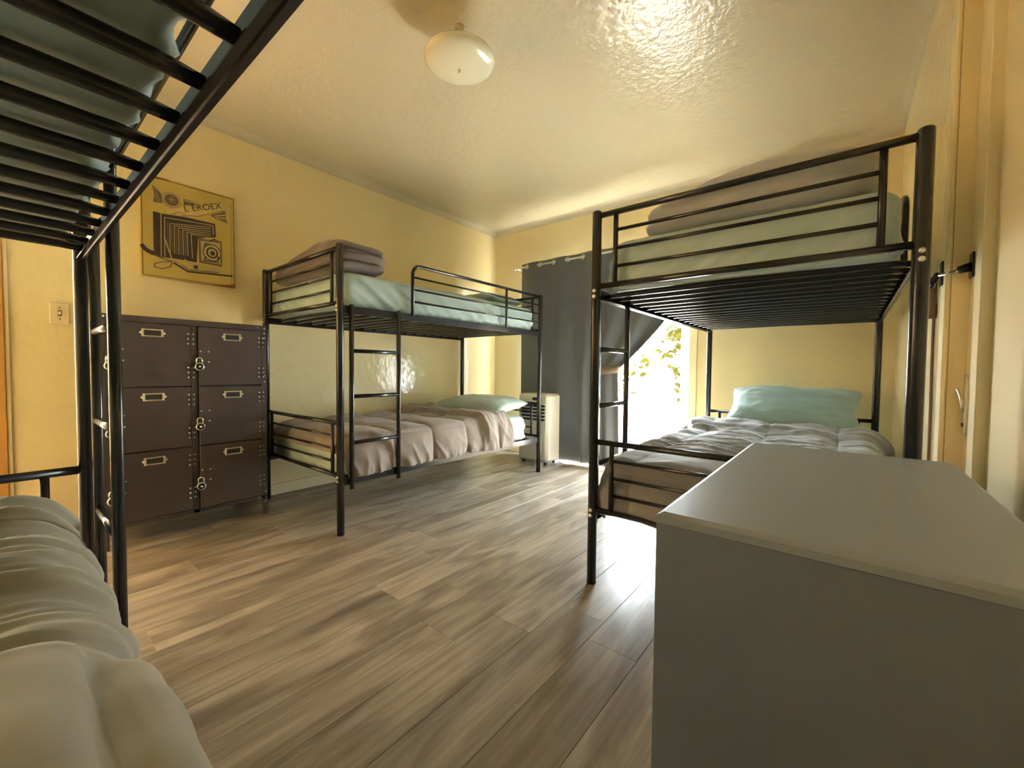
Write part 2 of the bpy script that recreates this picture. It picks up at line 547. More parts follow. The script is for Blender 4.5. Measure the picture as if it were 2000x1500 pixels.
# door on the left wall at the edge of the picture
d3 = empty('door_3', (WL, -0.45, 0), 'orange-brown wooden door frame at the left edge beyond the bunk', 'door', kind='structure')
DO3 = (WL, -0.45, 0)
ob('casing', rel(MB().box(WL, WL+0.018, -0.06, 0.024, 0.001, 2.12, 0.003), DO3), 'orange_wood', d3)
ob('casing', rel(MB().box(WL, WL+0.018, -0.90, -0.82, 0.001, 2.12, 0.003), DO3), 'orange_wood', d3)
ob('casing', rel(MB().box(WL, WL+0.018, -0.82, -0.06, 2.04, 2.12, 0.003), DO3), 'orange_wood', d3)
ob('jamb', rel(MB().box(WL-0.15, WL, -0.078, -0.06, 0.001, 2.04, 0.002), DO3), 'orange_wood', d3)
ob('jamb', rel(MB().box(WL-0.15, WL, -0.82, -0.802, 0.001, 2.04, 0.002), DO3), 'orange_wood', d3)
lf = ob('door_leaf', rel(MB().box(WL-0.92, WL-0.16, -0.86, -0.822, 0.012, 2.035, 0.003), DO3), 'orange_wood', d3)
ob('door_knob', rel(MB().lathe([(0.0, 0.062), (0.020, 0.058), (0.026, 0.045), (0.018, 0.03), (0.009, 0.024), (0.009, 0.0), (0.0, 0.0)], 18, (WL-0.85, -0.822, 0.97), 'y'), DO3), 'brass_pale', lf)
# hall beyond that doorway, with an unseen lamp added for fill light
HX0, HY0, HY1, HZ = WL-1.45, -1.35, 0.45, 2.45
mb = MB()
mb.box(HX0-0.1, HX0, HY0, HY1, 0, HZ)
mb.box(HX0-0.1, WL-0.15, HY0-0.1, HY0, 0, HZ)
mb.box(HX0-0.1, WL-0.15, HY1, HY1+0.1, 0, HZ)
struct('wall_hall', mb, 'white_frame', 'cream walls of the hall outside the left doorway', 'wall')
struct('ceiling_hall', MB().box(HX0-0.1, WL-0.15, HY0-0.1, HY1+0.1, HZ, HZ+0.1), 'white_frame', 'ceiling of the hall outside the left doorway', 'ceiling')
struct('floor_hall', MB().box(HX0-0.1, WL-0.15, HY0-0.1, HY1+0.1, -0.1, -0.001), 'vinyl_plank', 'floor of the hall outside the left doorway', 'floor')
hl = empty('hall_fill_lamp', (WL-0.80, 0.20, HZ-0.075), 'unseen round fill lamp added on the hall ceiling outside the left doorway', 'ceiling lamp')
ob('base', MB().lathe([(0.0, 0.075), (0.13, 0.075), (0.13, 0.06), (0.0, 0.06)], 28), 'white_frame', hl)
ob('diffuser', MB().lathe([(0.0, 0.0), (0.09, 0.01), (0.13, 0.035), (0.14, 0.06)], 28), 'fill_lamp_glow', hl)
hd = bpy.data.lights.new('hall_fill_light', 'AREA'); hd.shape = 'DISK'; hd.size = 0.26
hd.energy = 245.0; hd.color = (1.0, 0.94, 0.84)
ho = bpy.data.objects.new('hall_fill_light', hd); COL.objects.link(ho); ho.parent = hl; ho.location = (0, 0, -0.01)
struct('trim_4', MB().box(WL, WL+0.010, 0.024, 0.040, 0.001, 2.125, 0.002), 'door_paint', 'thin cream strip beside the orange door frame', 'door trim')

# sliding glass door in the far wall
gx, gy = (OX0+OX1)/2, YF+0.085
g = empty('door_1', (gx, gy, 0), 'white framed sliding glass door behind the dark curtain', 'glass door', kind='structure')
GO = (gx, gy, 0)
def gpart(name, m, *bx, parent=g):
    return ob(name, rel(MB().box(*bx), GO), m, parent)
gpart('jamb', 'white_frame', OX0, OX0+0.035, gy-0.05, gy+0.05, 0.001, OZ, 0.003)
gpart('jamb', 'white_frame', OX1-0.035, OX1, gy-0.05, gy+0.05, 0.001, OZ, 0.003)
gpart('head_frame', 'white_frame', OX0+0.035, OX1-0.035, gy-0.05, gy+0.05, OZ-0.035, OZ, 0.003)
gpart('threshold', 'white_frame', OX0+0.035, OX1-0.035, gy-0.05, gy+0.05, 0.001, 0.018, 0.003)
xm = gx-0.02
for (xa, xb, yy) in ((OX0+0.036, xm+0.03, gy+0.02), (xm-0.03, OX1-0.036, gy-0.02)):
    s_ = MB()
    for bx in ((xa, xa+0.05, 0.02, OZ-0.037), (xb-0.05, xb, 0.02, OZ-0.037)):
        s_.box(bx[0], bx[1], yy-0.016, yy+0.016, bx[2], bx[3], 0.003)
    s_.box(xa+0.05, xb-0.05, yy-0.016, yy+0.016, 0.02, 0.10, 0.003)
    s_.box(xa+0.05, xb-0.05, yy-0.016, yy+0.016, OZ-0.09, OZ-0.037, 0.003)
    so = ob('sash', rel(s_, GO), 'white_frame', g)
    ob('pane', rel(MB().box(xa+0.05, xb-0.05, yy-0.003, yy+0.003, 0.10, OZ-0.09), GO), 'thin_glass', so)
mb = MB()
mb.box(OX0-0.065, OX0, YF-0.014, YF-0.0005, 0.0005, OZ+0.065, 0.003)
mb.box(OX1, OX1+0.065, YF-0.014, YF-0.0005, 0.0005, OZ+0.065, 0.003)
mb.box(OX0, OX1, YF-0.014, YF-0.0005, OZ, OZ+0.065, 0.003)
struct('trim_5', mb, 'door_paint', 'cream casing around the glass door', 'door trim')

# outside
struct('ground', MB().box(-9, 6, YF+0.17, 9.5, -0.14, -0.03), 'concrete', 'sunlit pale concrete patio outside the glass door', 'patio')
def shrub(cx, cy, h, r, n, seed, label):
    rr = random.Random(seed)
    e = empty('shrub', (cx, cy, -0.03), label, 'shrub', 'shrubs on the patio edge')
    st = MB()
    for i in range(7):
        a = rr.uniform(0, 2*PI); q = rr.uniform(0.2, 0.8)*r
        st.tube([(0.05*math.cos(a), 0.05*math.sin(a), 0), (q*0.4*math.cos(a), q*0.4*math.sin(a), h*0.4), (q*math.cos(a), q*math.sin(a), h*rr.uniform(0.7, 0.95))], [0.016, 0.011, 0.005], 6)
    ob('stem', st, 'bark', e)
    lf = MB()
    for i in range(n):
        while True:
            p = Vector((rr.uniform(-1, 1), rr.uniform(-1, 1), rr.uniform(-1, 1)))
            if 0.25 < p.length < 1: break
        p = Vector((p.x*r, p.y*r, h*0.58+p.z*h*0.42))
        d1 = Vector((rr.uniform(-1, 1), rr.uniform(-1, 1), rr.uniform(-0.6, 0.6))).normalized()
        d2 = d1.cross(Vector((rr.uniform(-1, 1), rr.uniform(-1, 1), rr.uniform(-1, 1)))).normalized()
        l_ = rr.uniform(0.12, 0.20); w_ = l_*0.34
        b = len(lf.v)
        lf.v += [tuple(p), tuple(p+d1*l_*0.5+d2*w_), tuple(p+d1*l_), tuple(p+d1*l_*0.5-d2*w_)]
        lf.f.append((b, b+1, b+2, b+3)); lf.sm.append(False)
    ob('foliage', lf, 'leaf_green', e, fix=False, kind='stuff')
shrub(-3.25, 6.9, 2.3, 0.6, 260, 1, 'tall sparse leafy shrub outside, nearer the curtain edge')
shrub(-1.95, 7.1, 2.5, 0.5, 420, 2, 'taller leafy shrub outside near the right door jamb')

# ------------------------------------------------------------------ bunk beds
def bunk_bed(loc, rz, mir, label):
    e = empty('bunk_bed', loc, label, 'bunk bed', 'black metal bunk beds', rz)
    m = -1.0 if mir else 1.0
    def T(p): return (p[0], p[1]*m, p[2])
    def tube(name, pts, r, seg=10, flat=1.0, mt='black_metal', parent=e):
        return ob(name, MB().tube([T(p) for p in pts], r, seg, flat=flat), mt, parent)
    L, Wd, H = BED_L, BED_W, BED_H
    for a in (0, L):
        for b in (0, Wd):
            q = MB().tube([T((a, b, 0.0)), T((a, b, H-0.006)), T((a, b, H))], [0.0205, 0.0205, 0.017], 16)
            p = ob('post', q, 'black_metal', e)
            sgn = -1 if a == 0 else 1
            for zz in (1.304, 1.280, 0.335, 0.311):
                bm_ = MB().lathe([(0.0, sgn*0.0245), (0.005, sgn*0.0245), (0.0085, sgn*0.021), (0.0085, sgn*0.015)], 12, (a, b*m, zz), 'x')
                ob('bolt', bm_, 'bolt_metal', p)
    for z0 in (1.268, 0.282):
        for b, s in ((0.0, 1), (Wd, -1)):
            mb = MB()
            y0, y1 = sorted(((b-0.004)*m, (b+0.004)*m)); mb.box(0.02, L-0.02, y0, y1, z0, z0+0.045)
            y0, y1 = sorted(((b+s*0.004)*m, (b+s*0.014)*m)); mb.box(0.02, L-0.02, y0, y1, z0+0.003, z0+0.006)
            ob('side_rail', mb, 'black_metal', e)
        zs = z0+0.022
        nsl = 17
        for i in range(nsl):
            a = 0.09+i*(L-0.18)/(nsl-1)
            pts = [(a, 0.006, zs), (a, 0.05, zs+0.004), (a, 0.3, zs+0.006), (a, Wd/2, zs+0.008), (a, Wd-0.3, zs+0.006), (a, Wd-0.05, zs+0.004), (a, Wd-0.006, zs)]
            tube('slat', pts, [0.009, 0.011, 0.0125, 0.0125, 0.0125, 0.011, 0.009], 8)
    for (zt, zb) in ((1.630, 1.325), (0.640, 0.338)):
        for a in (0, L):
            tube('end_rail', [(a, 0.012, zt), (a, Wd-0.012, zt)], 0.0125)
            tube('end_rail', [(a, 0.012, zb), (a, Wd-0.012, zb)], 0.0125)
            for b in (0.088, Wd-0.088):
                tube('end_upright', [(a, b, zb), (a, b, zt)], 0.0105)
            for i in (1, 2, 3):
                z = zb+(zt-zb)*i/4
                tube('end_bar', [(a, 0.088, z), (a, Wd-0.088, z)], 0.0075, 8)
    # guard rails: front one starts behind the ladder, wall one runs the whole length
    gz = 1.633
    for b, a0 in ((0.0, 0.503), (Wd, 0.503)):
        pts = [(a0, b, 1.30), (a0, b, gz-0.06)]
        for t in np.linspace(0, PI/2, 7)[1:]:
            pts.append((a0+0.06*(1-math.cos(t)), b, gz-0.06+0.06*math.sin(t)))
        pts.append((L-0.012, b, gz))
        tube('guard_rail', pts, 0.0115)
        tube('guard_upright', [(1.465, b, 1.30), (1.465, b, gz)], 0.0105)
        for z in (1.555, 1.475, 1.395):
            tube('guard_bar', [(a0, b, z), (L-0.012, b, z)], 0.0065, 8)
    # ladder on the front near the foot end
    yb = -0.018
    for a in (0.060, 0.380):
        tube('ladder_stile', [(a, yb, 0.258), (a, yb, 1.318)], 0.0135, 12)
        y0, y1 = sorted(((yb)*m, 0.006*m))
        mb = MB()
        mb.box(a-0.008, a+0.008, y0, y1, 1.296, 1.312)
        mb.box(a-0.008, a+0.008, y0, y1, 0.296, 0.312)
        ob('ladder_bracket', mb, 'black_metal', e)
    for z in (1.055, 0.793, 0.525):
        tube('rung', [(0.060, yb, z), (0.380, yb, z)], 0.0115)
    return e

BEDS = {
    'mid': ((-2.228, 1.214, 0), PI/2, False),
    'right': ((-0.869, 1.661, 0), PI/2, True),
    'left': ((-1.800, 0.166, 0), 0.0, True),
}
bunk_bed(*BEDS['mid'], 'black metal bunk bed against the left wall beside the lockers')
bunk_bed(*BEDS['right'], 'black metal bunk bed behind the dark dresser, by the right wall')
bunk_bed(*BEDS['left'], 'black metal bunk bed in the left foreground, seen from below its slats')

def place(o, bed):
    """turn a mesh written in bed coordinates into a top-level object with its origin under its middle"""
    loc, rz, mir = BEDS[bed]
    me = o.data
    c = np.empty(len(me.vertices)*3); me.vertices.foreach_get('co', c); c = c.reshape(-1, 3)
    mn, mx_ = c.min(0), c.max(0)
    org = Vector(((mn[0]+mx_[0])/2, (mn[1]+mx_[1])/2, mn[2]))
    me.transform(Matrix.Translation(-org))
    R_ = Matrix.Rotation(rz, 4, 'Z')
    o.location = Vector(loc)+R_ @ org
    o.rotation_euler = (0, 0, rz)
    return o

def cloth(name, P, thick, material, bed, label, cat, group=None, closed=False):
    mir = BEDS[bed][2]
    P = P.copy()
    if mir: P[..., 1] *= -1
    mb = MB().grid(P, flip=mir)
    me = mb.mesh(name, material)
    o = bpy.data.objects.new(name, me)
    COL.objects.link(o)
    place(o, bed)
    if thick:
        s = o.modifiers.new('thickness', 'SOLIDIFY')
        s.thickness = thick; s.offset = -1.0
    return tag(o, label, cat, group)

def gridnormals(P):
    du = np.gradient(P, axis=0); dv = np.gradient(P, axis=1)
    n = np.cross(du, dv)
    return n/(np.linalg.norm(n, axis=2, keepdims=True)+1e-9)

def drape(rect, ext, r, na, nb, disp, sag=0.0, bulge=0.0):
    """cloth over a box top. rect=(a0,a1,b0,b1,ztop); ext = overhang at foot, head, front, wall"""
    a0, a1, b0, b1, zt = rect
    p = np.linspace(a0-ext[0], a1+ext[1], na); q = np.linspace(b0-ext[2], b1+ext[3], nb)
    Pm, Qm = np.meshgrid(p, q, indexing='ij')
    ai, aj, bi, bj = a0+r, a1-r, b0+r, b1-r
    oa = np.where(Pm < ai, Pm-ai, np.where(Pm > aj, Pm-aj, 0)); obb = np.where(Qm < bi, Qm-bi, np.where(Qm > bj, Qm-bj, 0))
    h = (np.abs(oa)**5+np.abs(obb)**5)**0.2; hs = np.maximum(np.hypot(oa, obb), 1e-9)
    arc = r*PI/2
    ang = np.clip(h/r, 0, PI/2)
    ext_ = np.where(h < arc, 0, h-arc)
    out = r*np.sin(ang)+bulge*np.sin(np.clip(ext_/0.22, 0, 1)*PI)
    drop = r*(1-np.cos(ang))+ext_
    A = np.clip(Pm, ai, aj)+oa/hs*out
    B = np.clip(Qm, bi, bj)+obb/hs*out
    Z = zt-drop
    P = np.stack([A, B, Z], axis=2)
    n = gridnormals(P)
    d = disp(Pm, Qm, ext_)
    return P+n*d[..., None]

def mattress(bed, z0, label, material='sheet_teal', a0=0.045, a1=1.90, b0=0.045, b1=0.975, t=0.212, seed=0, group='mattresses in teal fitted sheets'):
    na, nb = 150, 80
    # closed box with rounded corners from a squashed sphere-like grid of angle x height
    nang, nh = 320, 46
    th = np.linspace(0, 2*PI, nang, endpoint=False)
    hw, hl = (b1-b0)/2, (a1-a0)/2
    cr = 0.06
    # perimeter points of rounded rectangle by arc length
    per = []
    def arc(cx, cy, s): return [(cx+cr*math.cos(t_), cy+cr*math.sin(t_)) for t_ in np.linspace(s, s+PI/2, 8)]
    pts = arc(hl-cr, hw-cr, 0)+arc(-hl+cr, hw-cr, PI/2)+arc(-hl+cr, -hw+cr, PI)+arc(hl-cr, -hw+cr, 3*PI/2)
    pts = np.array(pts+[pts[0]])
    seg = np.hypot(*np.diff(pts, axis=0).T); cum = np.concatenate([[0], np.cumsum(seg)])
    s = np.linspace(0, cum[-1], nang, endpoint=False)
    per = np.stack([np.interp(s, cum, pts[:, 0]), np.interp(s, cum, pts[:, 1])], 1)
    er = 0.035
    prof = []                       # (inset, z)
    for f in np.linspace(1, 0.12, 8): prof.append((f*(hw-0.001), 0.0))
    for t_ in np.linspace(0, PI/2, 5): prof.append((er*(1-math.sin(t_))*0.8, er*(1-math.cos(t_))*0.8))
    for z in np.linspace(0.05, t-0.05, 12): prof.append((0.0, z))
    for t_ in np.linspace(0, PI/2, 6): prof.append((er*(1-math.cos(t_)), t-er+er*math.sin(t_)))
    for f in np.linspace(0.12, 1, 14): prof.append((f*(hw-0.001), t))
    Pg = np.zeros((nang, len(prof), 3))
    core_a = np.clip(per[:, 0], -(hl-hw), hl-hw)      # spine the rings shrink to
    for j, (ins, z) in enumerate(prof):
        f = 1-ins/hw
        x_ = core_a+(per[:, 0]-core_a)*f
        y_ = per[:, 1]*f
        side = 1.0 if ins < 0.03 else 0.0
        top = 1.0 if (ins >= 0.03 and z > t/2) else 0.0
        wr = fbm(s*5.0+seed*9, z*3+seed, 3)
        pull = ridge(s*7.0+z*9.0+seed, z*2.0+seed*3)*np.clip(1.2-z/t, 0, 1)
        dd = side*(0.007*wr+0.026*pull+0.012*math.sin(PI*min(1, z/t)))
        ln = np.hypot(per[:, 0]-core_a, per[:, 1])+1e-6
        x_ = x_+dd*(per[:, 0]-core_a)/ln; y_ = y_+dd*per[:, 1]/ln
        zz = z+top*(0.006*fbm(x_*4+seed, y_*4, 2)+0.004*ridge(x_*3+seed, y_*6))+(0.003*fbm(x_*6+seed, y_*6) if (z == 0.0) else 0)
        Pg[:, j, 0] = x_+(a0+a1)/2; Pg[:, j, 1] = y_+(b0+b1)/2; Pg[:, j, 2] = zz+z0
    if BEDS[bed][2]: Pg[..., 1] *= -1
    mb = MB().grid(Pg, wrap_u=True)
    me = mb.mesh('mattress', material); fixnormals(me)
    o = bpy.data.objects.new('mattress', me); COL.objects.link(o)
    place(o, bed)
    return tag(o, label, 'mattress', group)

UZ, LZ = 1.309, 0.323
mattress('mid', UZ, 'teal sheeted mattress on the upper bunk beside the lockers', seed=1)
mattress('mid', LZ, 'pale mint mattress on the lower bunk beside the lockers', material='sheet_mint', seed=2, a1=1.80)
mattress('right', UZ, 'teal sheeted mattress on the upper bunk above the dresser', seed=3, material='sheet_teal_hazed')
mattress('right', LZ, 'mattress under the grey comforter on the lower bunk by the right wall', seed=4, a0=0.085, b0=0.06)
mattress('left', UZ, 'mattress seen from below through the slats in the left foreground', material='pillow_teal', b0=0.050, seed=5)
mattress('left', LZ, 'mattress under the olive comforter on the lower bunk in the left foreground', seed=6, b0=0.095)

def puff(P, Q, sa, sb, a_off=0.0, b_off=0.0, e=0.38):
    return (np.abs(np.sin(PI*(P-a_off)/sa))**e)*(np.abs(np.sin(PI*(Q-b_off)/sb))**e)

# middle lower comforter
LT = LZ+0.212+0.012
def d_mid(P, Q, ex):
    d = 0.034*puff(P, Q, 0.325, 0.36, 0.37, 0.03)
    d += 0.006*fbm(P*7, Q*7, 3)+0.010*ridge(P*9+Q*3, Q*4)*sstep(0.0, 0.12, ex)
    d += 0.012*ridge(P*16+1.3, Q*3)*sstep(0.10, 0.2, ex)
    fold = sstep(1.12, 1.22, P+0.10*(Q-0.2)+0.02*fbm(Q*5, P*2))
    d += fold*(0.040+0.008*ridge(P*14, Q*3+4)+0.006*fbm(P*9, Q*9))
    d *= sstep(1.55, 1.50, P)*0.9+0.1
    return d
Pm = drape((0.04, 1.90, 0.03, 0.985, LT), (0.075, -0.35, 0.205, 0.05), 0.045, 190, 130, d_mid, bulge=0.012)
cloth('comforter', Pm, 0.012, 'comforter_taupe', 'mid', 'taupe quilted comforter with folded-back top on the lower bunk beside the lockers', 'comforter', 'quilted comforters')

# right lower comforter
def d_right(P, Q, ex):
    d = 0.030*puff(P, Q, 0.33, 0.34, 0.05, 0.16)
    d += 0.016*ridge(P*11+0.6*fbm(Q*6, P*3), Q*2.6+7)*sstep(0.2, 0.5, P)*sstep(1.65, 1.4, P)
    d += 0.007*fbm(P*8+3, Q*8, 3)
    fold = sstep(1.30, 1.40, P+0.03*fbm(Q*4, P))
    d += fold*(0.055+0.012*fbm(P*6, Q*4))
    d += 0.010*ridge(ex*14+0.4*fbm(Q*4, P*3), Q*1.5)*sstep(0.02, 0.1, ex)*(P < 0.06)+0.006*sstep(0.0, 0.05, ex)
    d *= sstep(1.66, 1.58, P)*0.9+0.1
    return d
Pm = drape((0.055, 1.90, 0.025, 1.0, LT), (0.195, -0.24, 0.195, 0.03), 0.06, 200, 140, d_right, bulge=0.02)
cloth('comforter', Pm, 0.012, 'comforter_grey', 'right', 'grey quilted comforter on the lower bunk behind the dresser', 'comforter', 'quilted comforters')

# left lower comforter, ruched, with a thick folded-back end near the camera
def d_left(P, Q, ex):
    w = 0.016*1.5*ridge(P*8.5+0.7*fbm(Q*3, P*4), Q*1.6)+0.019*ridge(P*17+5+0.7*fbm(Q*4, P), Q*2.4+3)+0.009*ridge(P*32+2+fbm(Q*5, P*3), Q*4+1)
    d = 0.045*sstep(-0.05, 0.15, P)+w*sstep(1.10, 0.98, P)*(0.4+0.6*sstep(0.0, 0.16, Q))
    d += 0.006*fbm(P*6, Q*6, 3)
    fold = sstep(1.035, 1.085, P+0.05*fbm(Q*3, P))
    seam = np.exp(-((Q-0.125-0.01*np.sin(P*6))/0.013)**2)
    d += fold*(0.036-0.036*seam+0.012*np.sin(np.clip((Q-0.125)/0.4, 0, 1)*PI)+0.008*fbm(P*3, Q*4))
    return d*(1-0.45*sstep(0.0, 0.08, ex))
Pm = drape((0.03, 1.92, 0.105, 1.0, LT+0.005), (0.05, -0.02, 0.20, 0.02), 0.07, 300, 150, d_left, bulge=0.012)
cloth('comforter', Pm, 0.012, 'comforter_olive', 'left', 'olive brown rumpled comforter on the lower bunk in the left foreground', 'comforter', 'quilted comforters')

# folded comforters on the upper bunks
def folded(bed, ca, cb, z0, la, lb, h, layers, material, label, seed, hfun=None, e=0.5, name='folded_comforter'):
    nu, nv = 180, 70
    u = np.linspace(0, 2*PI, nu, endpoint=False); v = np.linspace(-PI/2, PI/2, nv)
    U, V = np.meshgrid(u, v, indexing='ij')
    def sp(c, p): return np.sign(c)*np.abs(c)**p
    cv = sp(np.cos(V), 0.45); sv = sp(np.sin(V), 0.55)
    x_ = cv*sp(np.cos(U), e); y_ = cv*sp(np.sin(U), e)
    zn = (sv+1)/2
    groove = 1-0.055*np.abs(np.sin(PI*layers*zn+0.35*np.sin(U*2+seed)))**0.5*0+0.085*np.abs(np.sin(PI*layers*zn+0.3*np.sin(U*2+seed)))**0.6-0.06
    x_ = x_*groove; y_ = y_*groove
    A = x_*la; B = y_*lb
    hh = h if hfun is None else h*hfun(B/lb)
    Z = zn*hh
    P = np.stack([A+ca, B+cb, Z+z0], 2)
    n = gridnormals(P)
    d = 0.008*fbm(A*8+seed, B*8+Z*9, 3)+0.006*ridge(A*9+B*3+seed, Z*16+B*4)
    P = P-n*d[..., None]*np.clip(np.sin(np.clip(V+PI/2, 0, PI)), 0, 1)[..., None]*(-1)
    P[:, :, 2] = np.maximum(P[:, :, 2], z0)
    if BEDS[bed][2]: P[..., 1] *= -1
    mb = MB().grid(P, wrap_u=True)
    me = mb.mesh(name, material); fixnormals(me)
    o = bpy.data.objects.new(name, me); COL.objects.link(o)
    place(o, bed)
    return tag(o, label, 'comforter', 'folded comforters')
MT = UZ+0.212+0.004
folded('mid', 0.185, 0.505, MT, 0.168, 0.465, 0.215, 3, 'comforter_brown', 'dark brown folded comforter on the foot of the upper bunk beside the lockers', 1, hfun=lambda t: 1.0-0.36*sstep(-0.45, 1.0, t)-0.12*sstep(-0.6, -1.0, t), e=0.28)
folded('right', 0.22, 0.555, MT, 0.18, 0.375, 0.20, 2, 'comforter_grey_hazed', 'grey folded comforter on the upper bunk above the dresser', 2, hfun=lambda t: 0.62+0.38*sstep(-1.0, 0.1, t)-0.10*sstep(0.3, 1.0, t), e=0.45)

# pillows
def pillow(bed, ca, cb, cz, la, lb, th, tilt, material, label, seed, yaw=0.0):
    n = 60
    g_ = np.sin(np.linspace(-1, 1, n)*PI/2)
    U, V = np.meshgrid(g_, g_, indexing='ij')
    edge = (1-np.abs(U)**2.6)*(1-np.abs(V)**2.6)
    T = th*np.clip(edge, 0, 1)**0.42
    px = U*la-0.09*la*U*np.cos(V*PI/2)**2*np.abs(U)**3
    py = V*lb-0.07*lb*V*np.cos(U*PI/2)**2*np.abs(V)**3
    wr = 0.010*ridge(px*9+seed, py*5)*(1-0.5*edge)+0.008*fbm(px*7+seed, py*7, 3)
    top = np.stack([px, py, T+wr*np.clip(edge*3, 0, 1)], 2)
    bot = np.stack([px, py, -T*0.75], 2)
    def tr(P):
        c, s = math.cos(tilt), math.sin(tilt)
        x_ = P[..., 0]*c-P[..., 2]*s; z_ = P[..., 0]*s+P[..., 2]*c
        c2, s2 = math.cos(yaw), math.sin(yaw)
        Q = np.stack([ca+x_*c2-P[..., 1]*s2, cb+x_*s2+P[..., 1]*c2, cz+z_], 2)
        if BEDS[bed][2]: Q[..., 1] *= -1
        return Q
    mb = MB().grid(tr(top)); mb.grid(tr(bot), flip=True)
    me = mb.mesh('pillow', material)
    import bmesh
    bm = bmesh.new(); bm.from_mesh(me)
    bmesh.ops.remove_doubles(bm, verts=bm.verts[:], dist=1e-4)
    bmesh.ops.recalc_face_normals(bm, faces=bm.faces[:])
    bm.to_mesh(me); bm.free()
    for p_ in me.polygons: p_.use_smooth = True
    o = bpy.data.objects.new('pillow', me); COL.objects.link(o)
    place(o, bed)
    return tag(o, label, 'pillow', 'pillows in teal cases')
pillow('mid', 1.66, 0.50, UZ+0.212+0.055, 0.22, 0.36, 0.07, 0.0, 'pillow_teal', 'flat teal pillow at the head of the upper bunk beside the lockers', 1)
pillow('mid', 1.62, 0.46, LZ+0.212+0.085, 0.24, 0.40, 0.085, 0.10, 'sheet_mint', 'mint pillow at the head of the lower bunk beside the lockers', 2, yaw=0.08)
pillow('right', 1.72, 0.575, LZ+0.212+0.165, 0.22, 0.375, 0.10, 0.62, 'pillow_teal', 'teal pillow leaning at the head of the lower bunk behind the dresser', 3)

# ------------------------------------------------------------------ lockers
LKX, LKY0, LKY1, LKZ = -2.92, 0.318, 1.092, 1.222
lk = empty('locker', (-3.10, 0.705, 0), 'dark brown metal six-door locker against the left wall', 'locker')
LO = (-3.10, 0.705, 0)
FX = LKX-0.004                      # plane of the carcass front; doors are proud of it
mb = MB()
bx0 = WL+0.02
mb.box(bx0, FX-0.02, LKY0, LKY0+0.012, 0.105, LKZ)
mb.box(bx0, FX-0.02, LKY1-0.012, LKY1, 0.105, LKZ)
mb.box(bx0, FX-0.02, LKY0, LKY1, LKZ-0.014, LKZ)
mb.box(bx0, FX-0.02, LKY0, LKY1, 0.105, 0.12)
mb.box(bx0, bx0+0.01, LKY0, LKY1, 0.105, LKZ)
mb.box(FX-0.05, FX-0.03, LKY0, LKY1, 0.105, LKZ)
# face frame
mb.box(FX-0.02, FX, LKY0, 0.355, 0.105, LKZ, 0.002)
mb.box(FX-0.02, FX, 1.060, LKY1, 0.105, LKZ, 0.002)
mb.box(FX-0.02, FX, 0.695, 0.727, 0.105, LKZ-0.03, 0.002)
mb.box(FX-0.02, FX+0.002, LKY0, LKY1, LKZ-0.034, LKZ, 0.002)
mb.box(FX-0.02, FX, LKY0, LKY1, 0.105, 0.128, 0.002)
ob('carcass', rel(mb, LO), 'locker_metal', lk)
for yy in (LKY0, LKY1-0.026):
    for xx in (bx0, FX-0.028):
        ob('leg', rel(MB().box(xx, xx+0.026, yy, yy+0.026, 0.0, 0.106, 0.002), LO), 'locker_metal', lk)
def rivets(pts, x):
    m_ = MB()
    for (y, z) in pts:
        m_.lathe([(0.0, 0.0036), (0.0030, 0.0028), (0.0048, 0.0), (0.0048, -0.002)], 8, (x, y, z), 'x')
    return rel(m_, LO)
ob('corner_rivets', rivets([(LKY1-0.012, LKZ-z) for z in (0.02, 0.05, 0.08, 0.32, 0.36)]+[(LKY1-0.05, LKZ-0.015), (LKY0+0.02, LKZ-0.015), (LKY1-0.012, 0.115), (LKY1-0.012, 0.15), (LKY1-0.012, 0.085), (LKY0+0.035, 0.115), (LKY1-0.05, 0.115)], FX+0.001), 'rivet_metal', lk, kind='stuff')
rows = ((0.845, 1.186, 'top'), (0.498, 0.840, 'middle'), (0.131, 0.493, 'bottom'))
cols = ((0.357, 0.693, 'left'), (0.729, 1.058, 'right'))
DX = LKX+0.006
